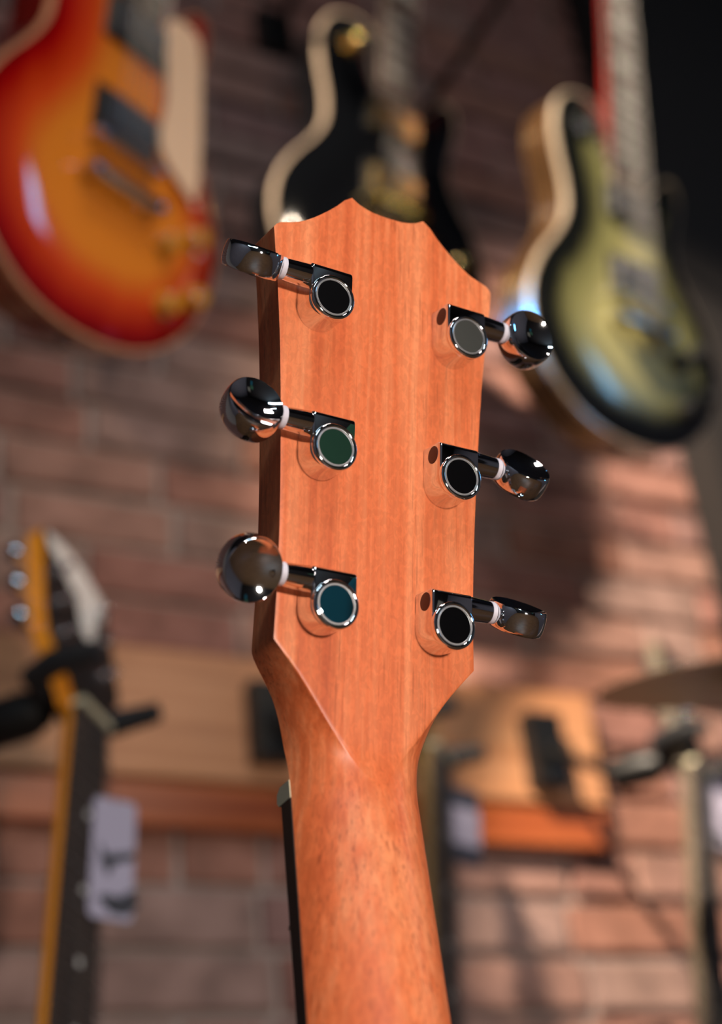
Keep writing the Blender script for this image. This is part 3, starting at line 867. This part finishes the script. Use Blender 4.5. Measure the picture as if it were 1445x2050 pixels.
# ---- tags hung on the necks
def rrect(w, h, r, n=5):
    pts = []
    for cx, cy, a0 in ((w/2 - r, h/2 - r, 0), (-w/2 + r, h/2 - r, 90), (-w/2 + r, -h/2 + r, 180), (w/2 - r, -h/2 + r, 270)):
        for i in range(n + 1):
            a = R(a0 + 90 * i / n); pts.append((cx + r * math.cos(a), cy + r * math.sin(a)))
    return pts
def neck_tag(label, g, x, y, z, w, h, yaw, base, marks, string_to):
    M = g.matrix_world @ Matrix.Translation((x, y, z)) @ Matrix.Rotation(yaw, 4, 'Y')
    t = thing('hang_tag', label, 'tag', M.translation, M.to_3x3(), 'paper tags on the hanging guitars')
    b = MB(); b.prism(rrect(w, h, 5), -0.6, 0); b.build('card', base, t)
    for pts, m in marks:
        b = MB(); b.prism(pts, 0.0, 0.25); b.build('print', m, t)
    b = MB(); b.tube([(0, h / 2 - 4, 0.4), (string_to[0] * 0.5, h / 2 + string_to[1] * 0.5, 3), (string_to[0], h / 2 + string_to[1], 0)], 0.5, 6); b.build('cord', 'ink', t)
    return t
arrow = [(-11, 12), (-5, 2), (16, 8), (16, 1), (2, -4), (-3, -16), (-9, -4)]
blob = [(6 + 13 * math.cos(a) * (1 + 0.35 * math.sin(3 * a)), -37 + 10 * math.sin(a) * (1 + 0.3 * math.cos(2 * a))) for a in [2 * math.pi * i / 18 for i in range(18)]]
hole = [(6 + 4 * math.cos(a), -35 + 3 * math.sin(a)) for a in [2 * math.pi * i / 12 for i in range(12)]]
stroke = [(-20, -14), (-13, -8), (-6, -18), (2, -28), (8, -22), (14, -10), (18, -12), (12, -27), (4, -34), (-6, -26), (-12, -17)]
bar = [(8, -28), (18, -22), (20, -26), (12, -33)]
neck_tag('white paper tag with black drawing on the amber-necked guitar', g1, 0.014, -0.120, 0.014, 33, 98, R(-40), 'card_white', [(arrow, 'ink'), (blob, 'ink'), (bar, 'ink')], (-16, 60))
neck_tag('dark paper tag with white square label on the pale maple-necked guitar', g2, 0.024, -0.070, 0.012, 36, 84, R(-42), 'card_dark', [([(-16, -22), (17, -22), (17, 20), (-16, 20)], 'card_white')], (-20, 34))
neck_tag('white paper tag with dark print on the grey-tan necked guitar', g3, 0.030, -0.042, 0.012, 46, 84, R(-40), 'card_white', [([(-2, -2), (12, 4), (18, -4), (10, -12), (0, -10)], 'ink'), ([(-20, -30), (-8, -22), (4, -34), (-4, -40)], 'ink')], (-20, 24))

# ================================================================== CYMBAL ON ITS STAND
cc = pix(1500, 1350, 0.90)
Ncam = Vector((-0.085, 0.976, -0.31)).normalized()
Nw = (C2W @ Ncam).normalized()
q = Nw.to_track_quat('Z', 'Y').to_matrix()
t = thing('cymbal', 'bronze cymbal tilted on its stand beside the hanging guitars', 'cymbal', cc, q)
b = MB()
rc = 143
b.lathe([(6, 17), (14, 16), (24, 11), (30, 5.5), (50, 3.5), (90, 0), (rc - 2, -6), (rc, -7), (rc - 2, -7.4), (90, -1.2), (50, 2.4), (29, 4.4), (23, 9.8), (14, 14.8), (6, 15.8)], None, 64, False, False)
b.build('bow', 'bronze', t, 60)
b = MB(); b.lathe([(9, 17), (9, 26), (4, 28), (4, 36), (2, 37)], None, 20); b.build('wing_nut', 'chrome', t)
ts = thing('cymbal_stand', 'chrome cymbal stand holding the bronze cymbal', 'cymbal stand', (cc.x, cc.y, 0))
hz = cc.z * 1000
b = MB(); b.tube([(0, 0, 180), (0, 0, hz - 60)], 9, 14); b.build('pole', 'chrome', ts)
b = MB(); b.tube([(0, 0, hz - 60), (0, 0, hz - 20), tuple(Vector((0, 0, hz)) + Nw * 14)], 5, 12); b.build('tilter', 'chrome', ts)
for k in range(3):
    a = R(20 + 120 * k)
    b = MB(); b.tube([(0, 0, 420), (230 * math.cos(a), 230 * math.sin(a), 8)], 6, 10); b.build('leg', 'chrome', ts)
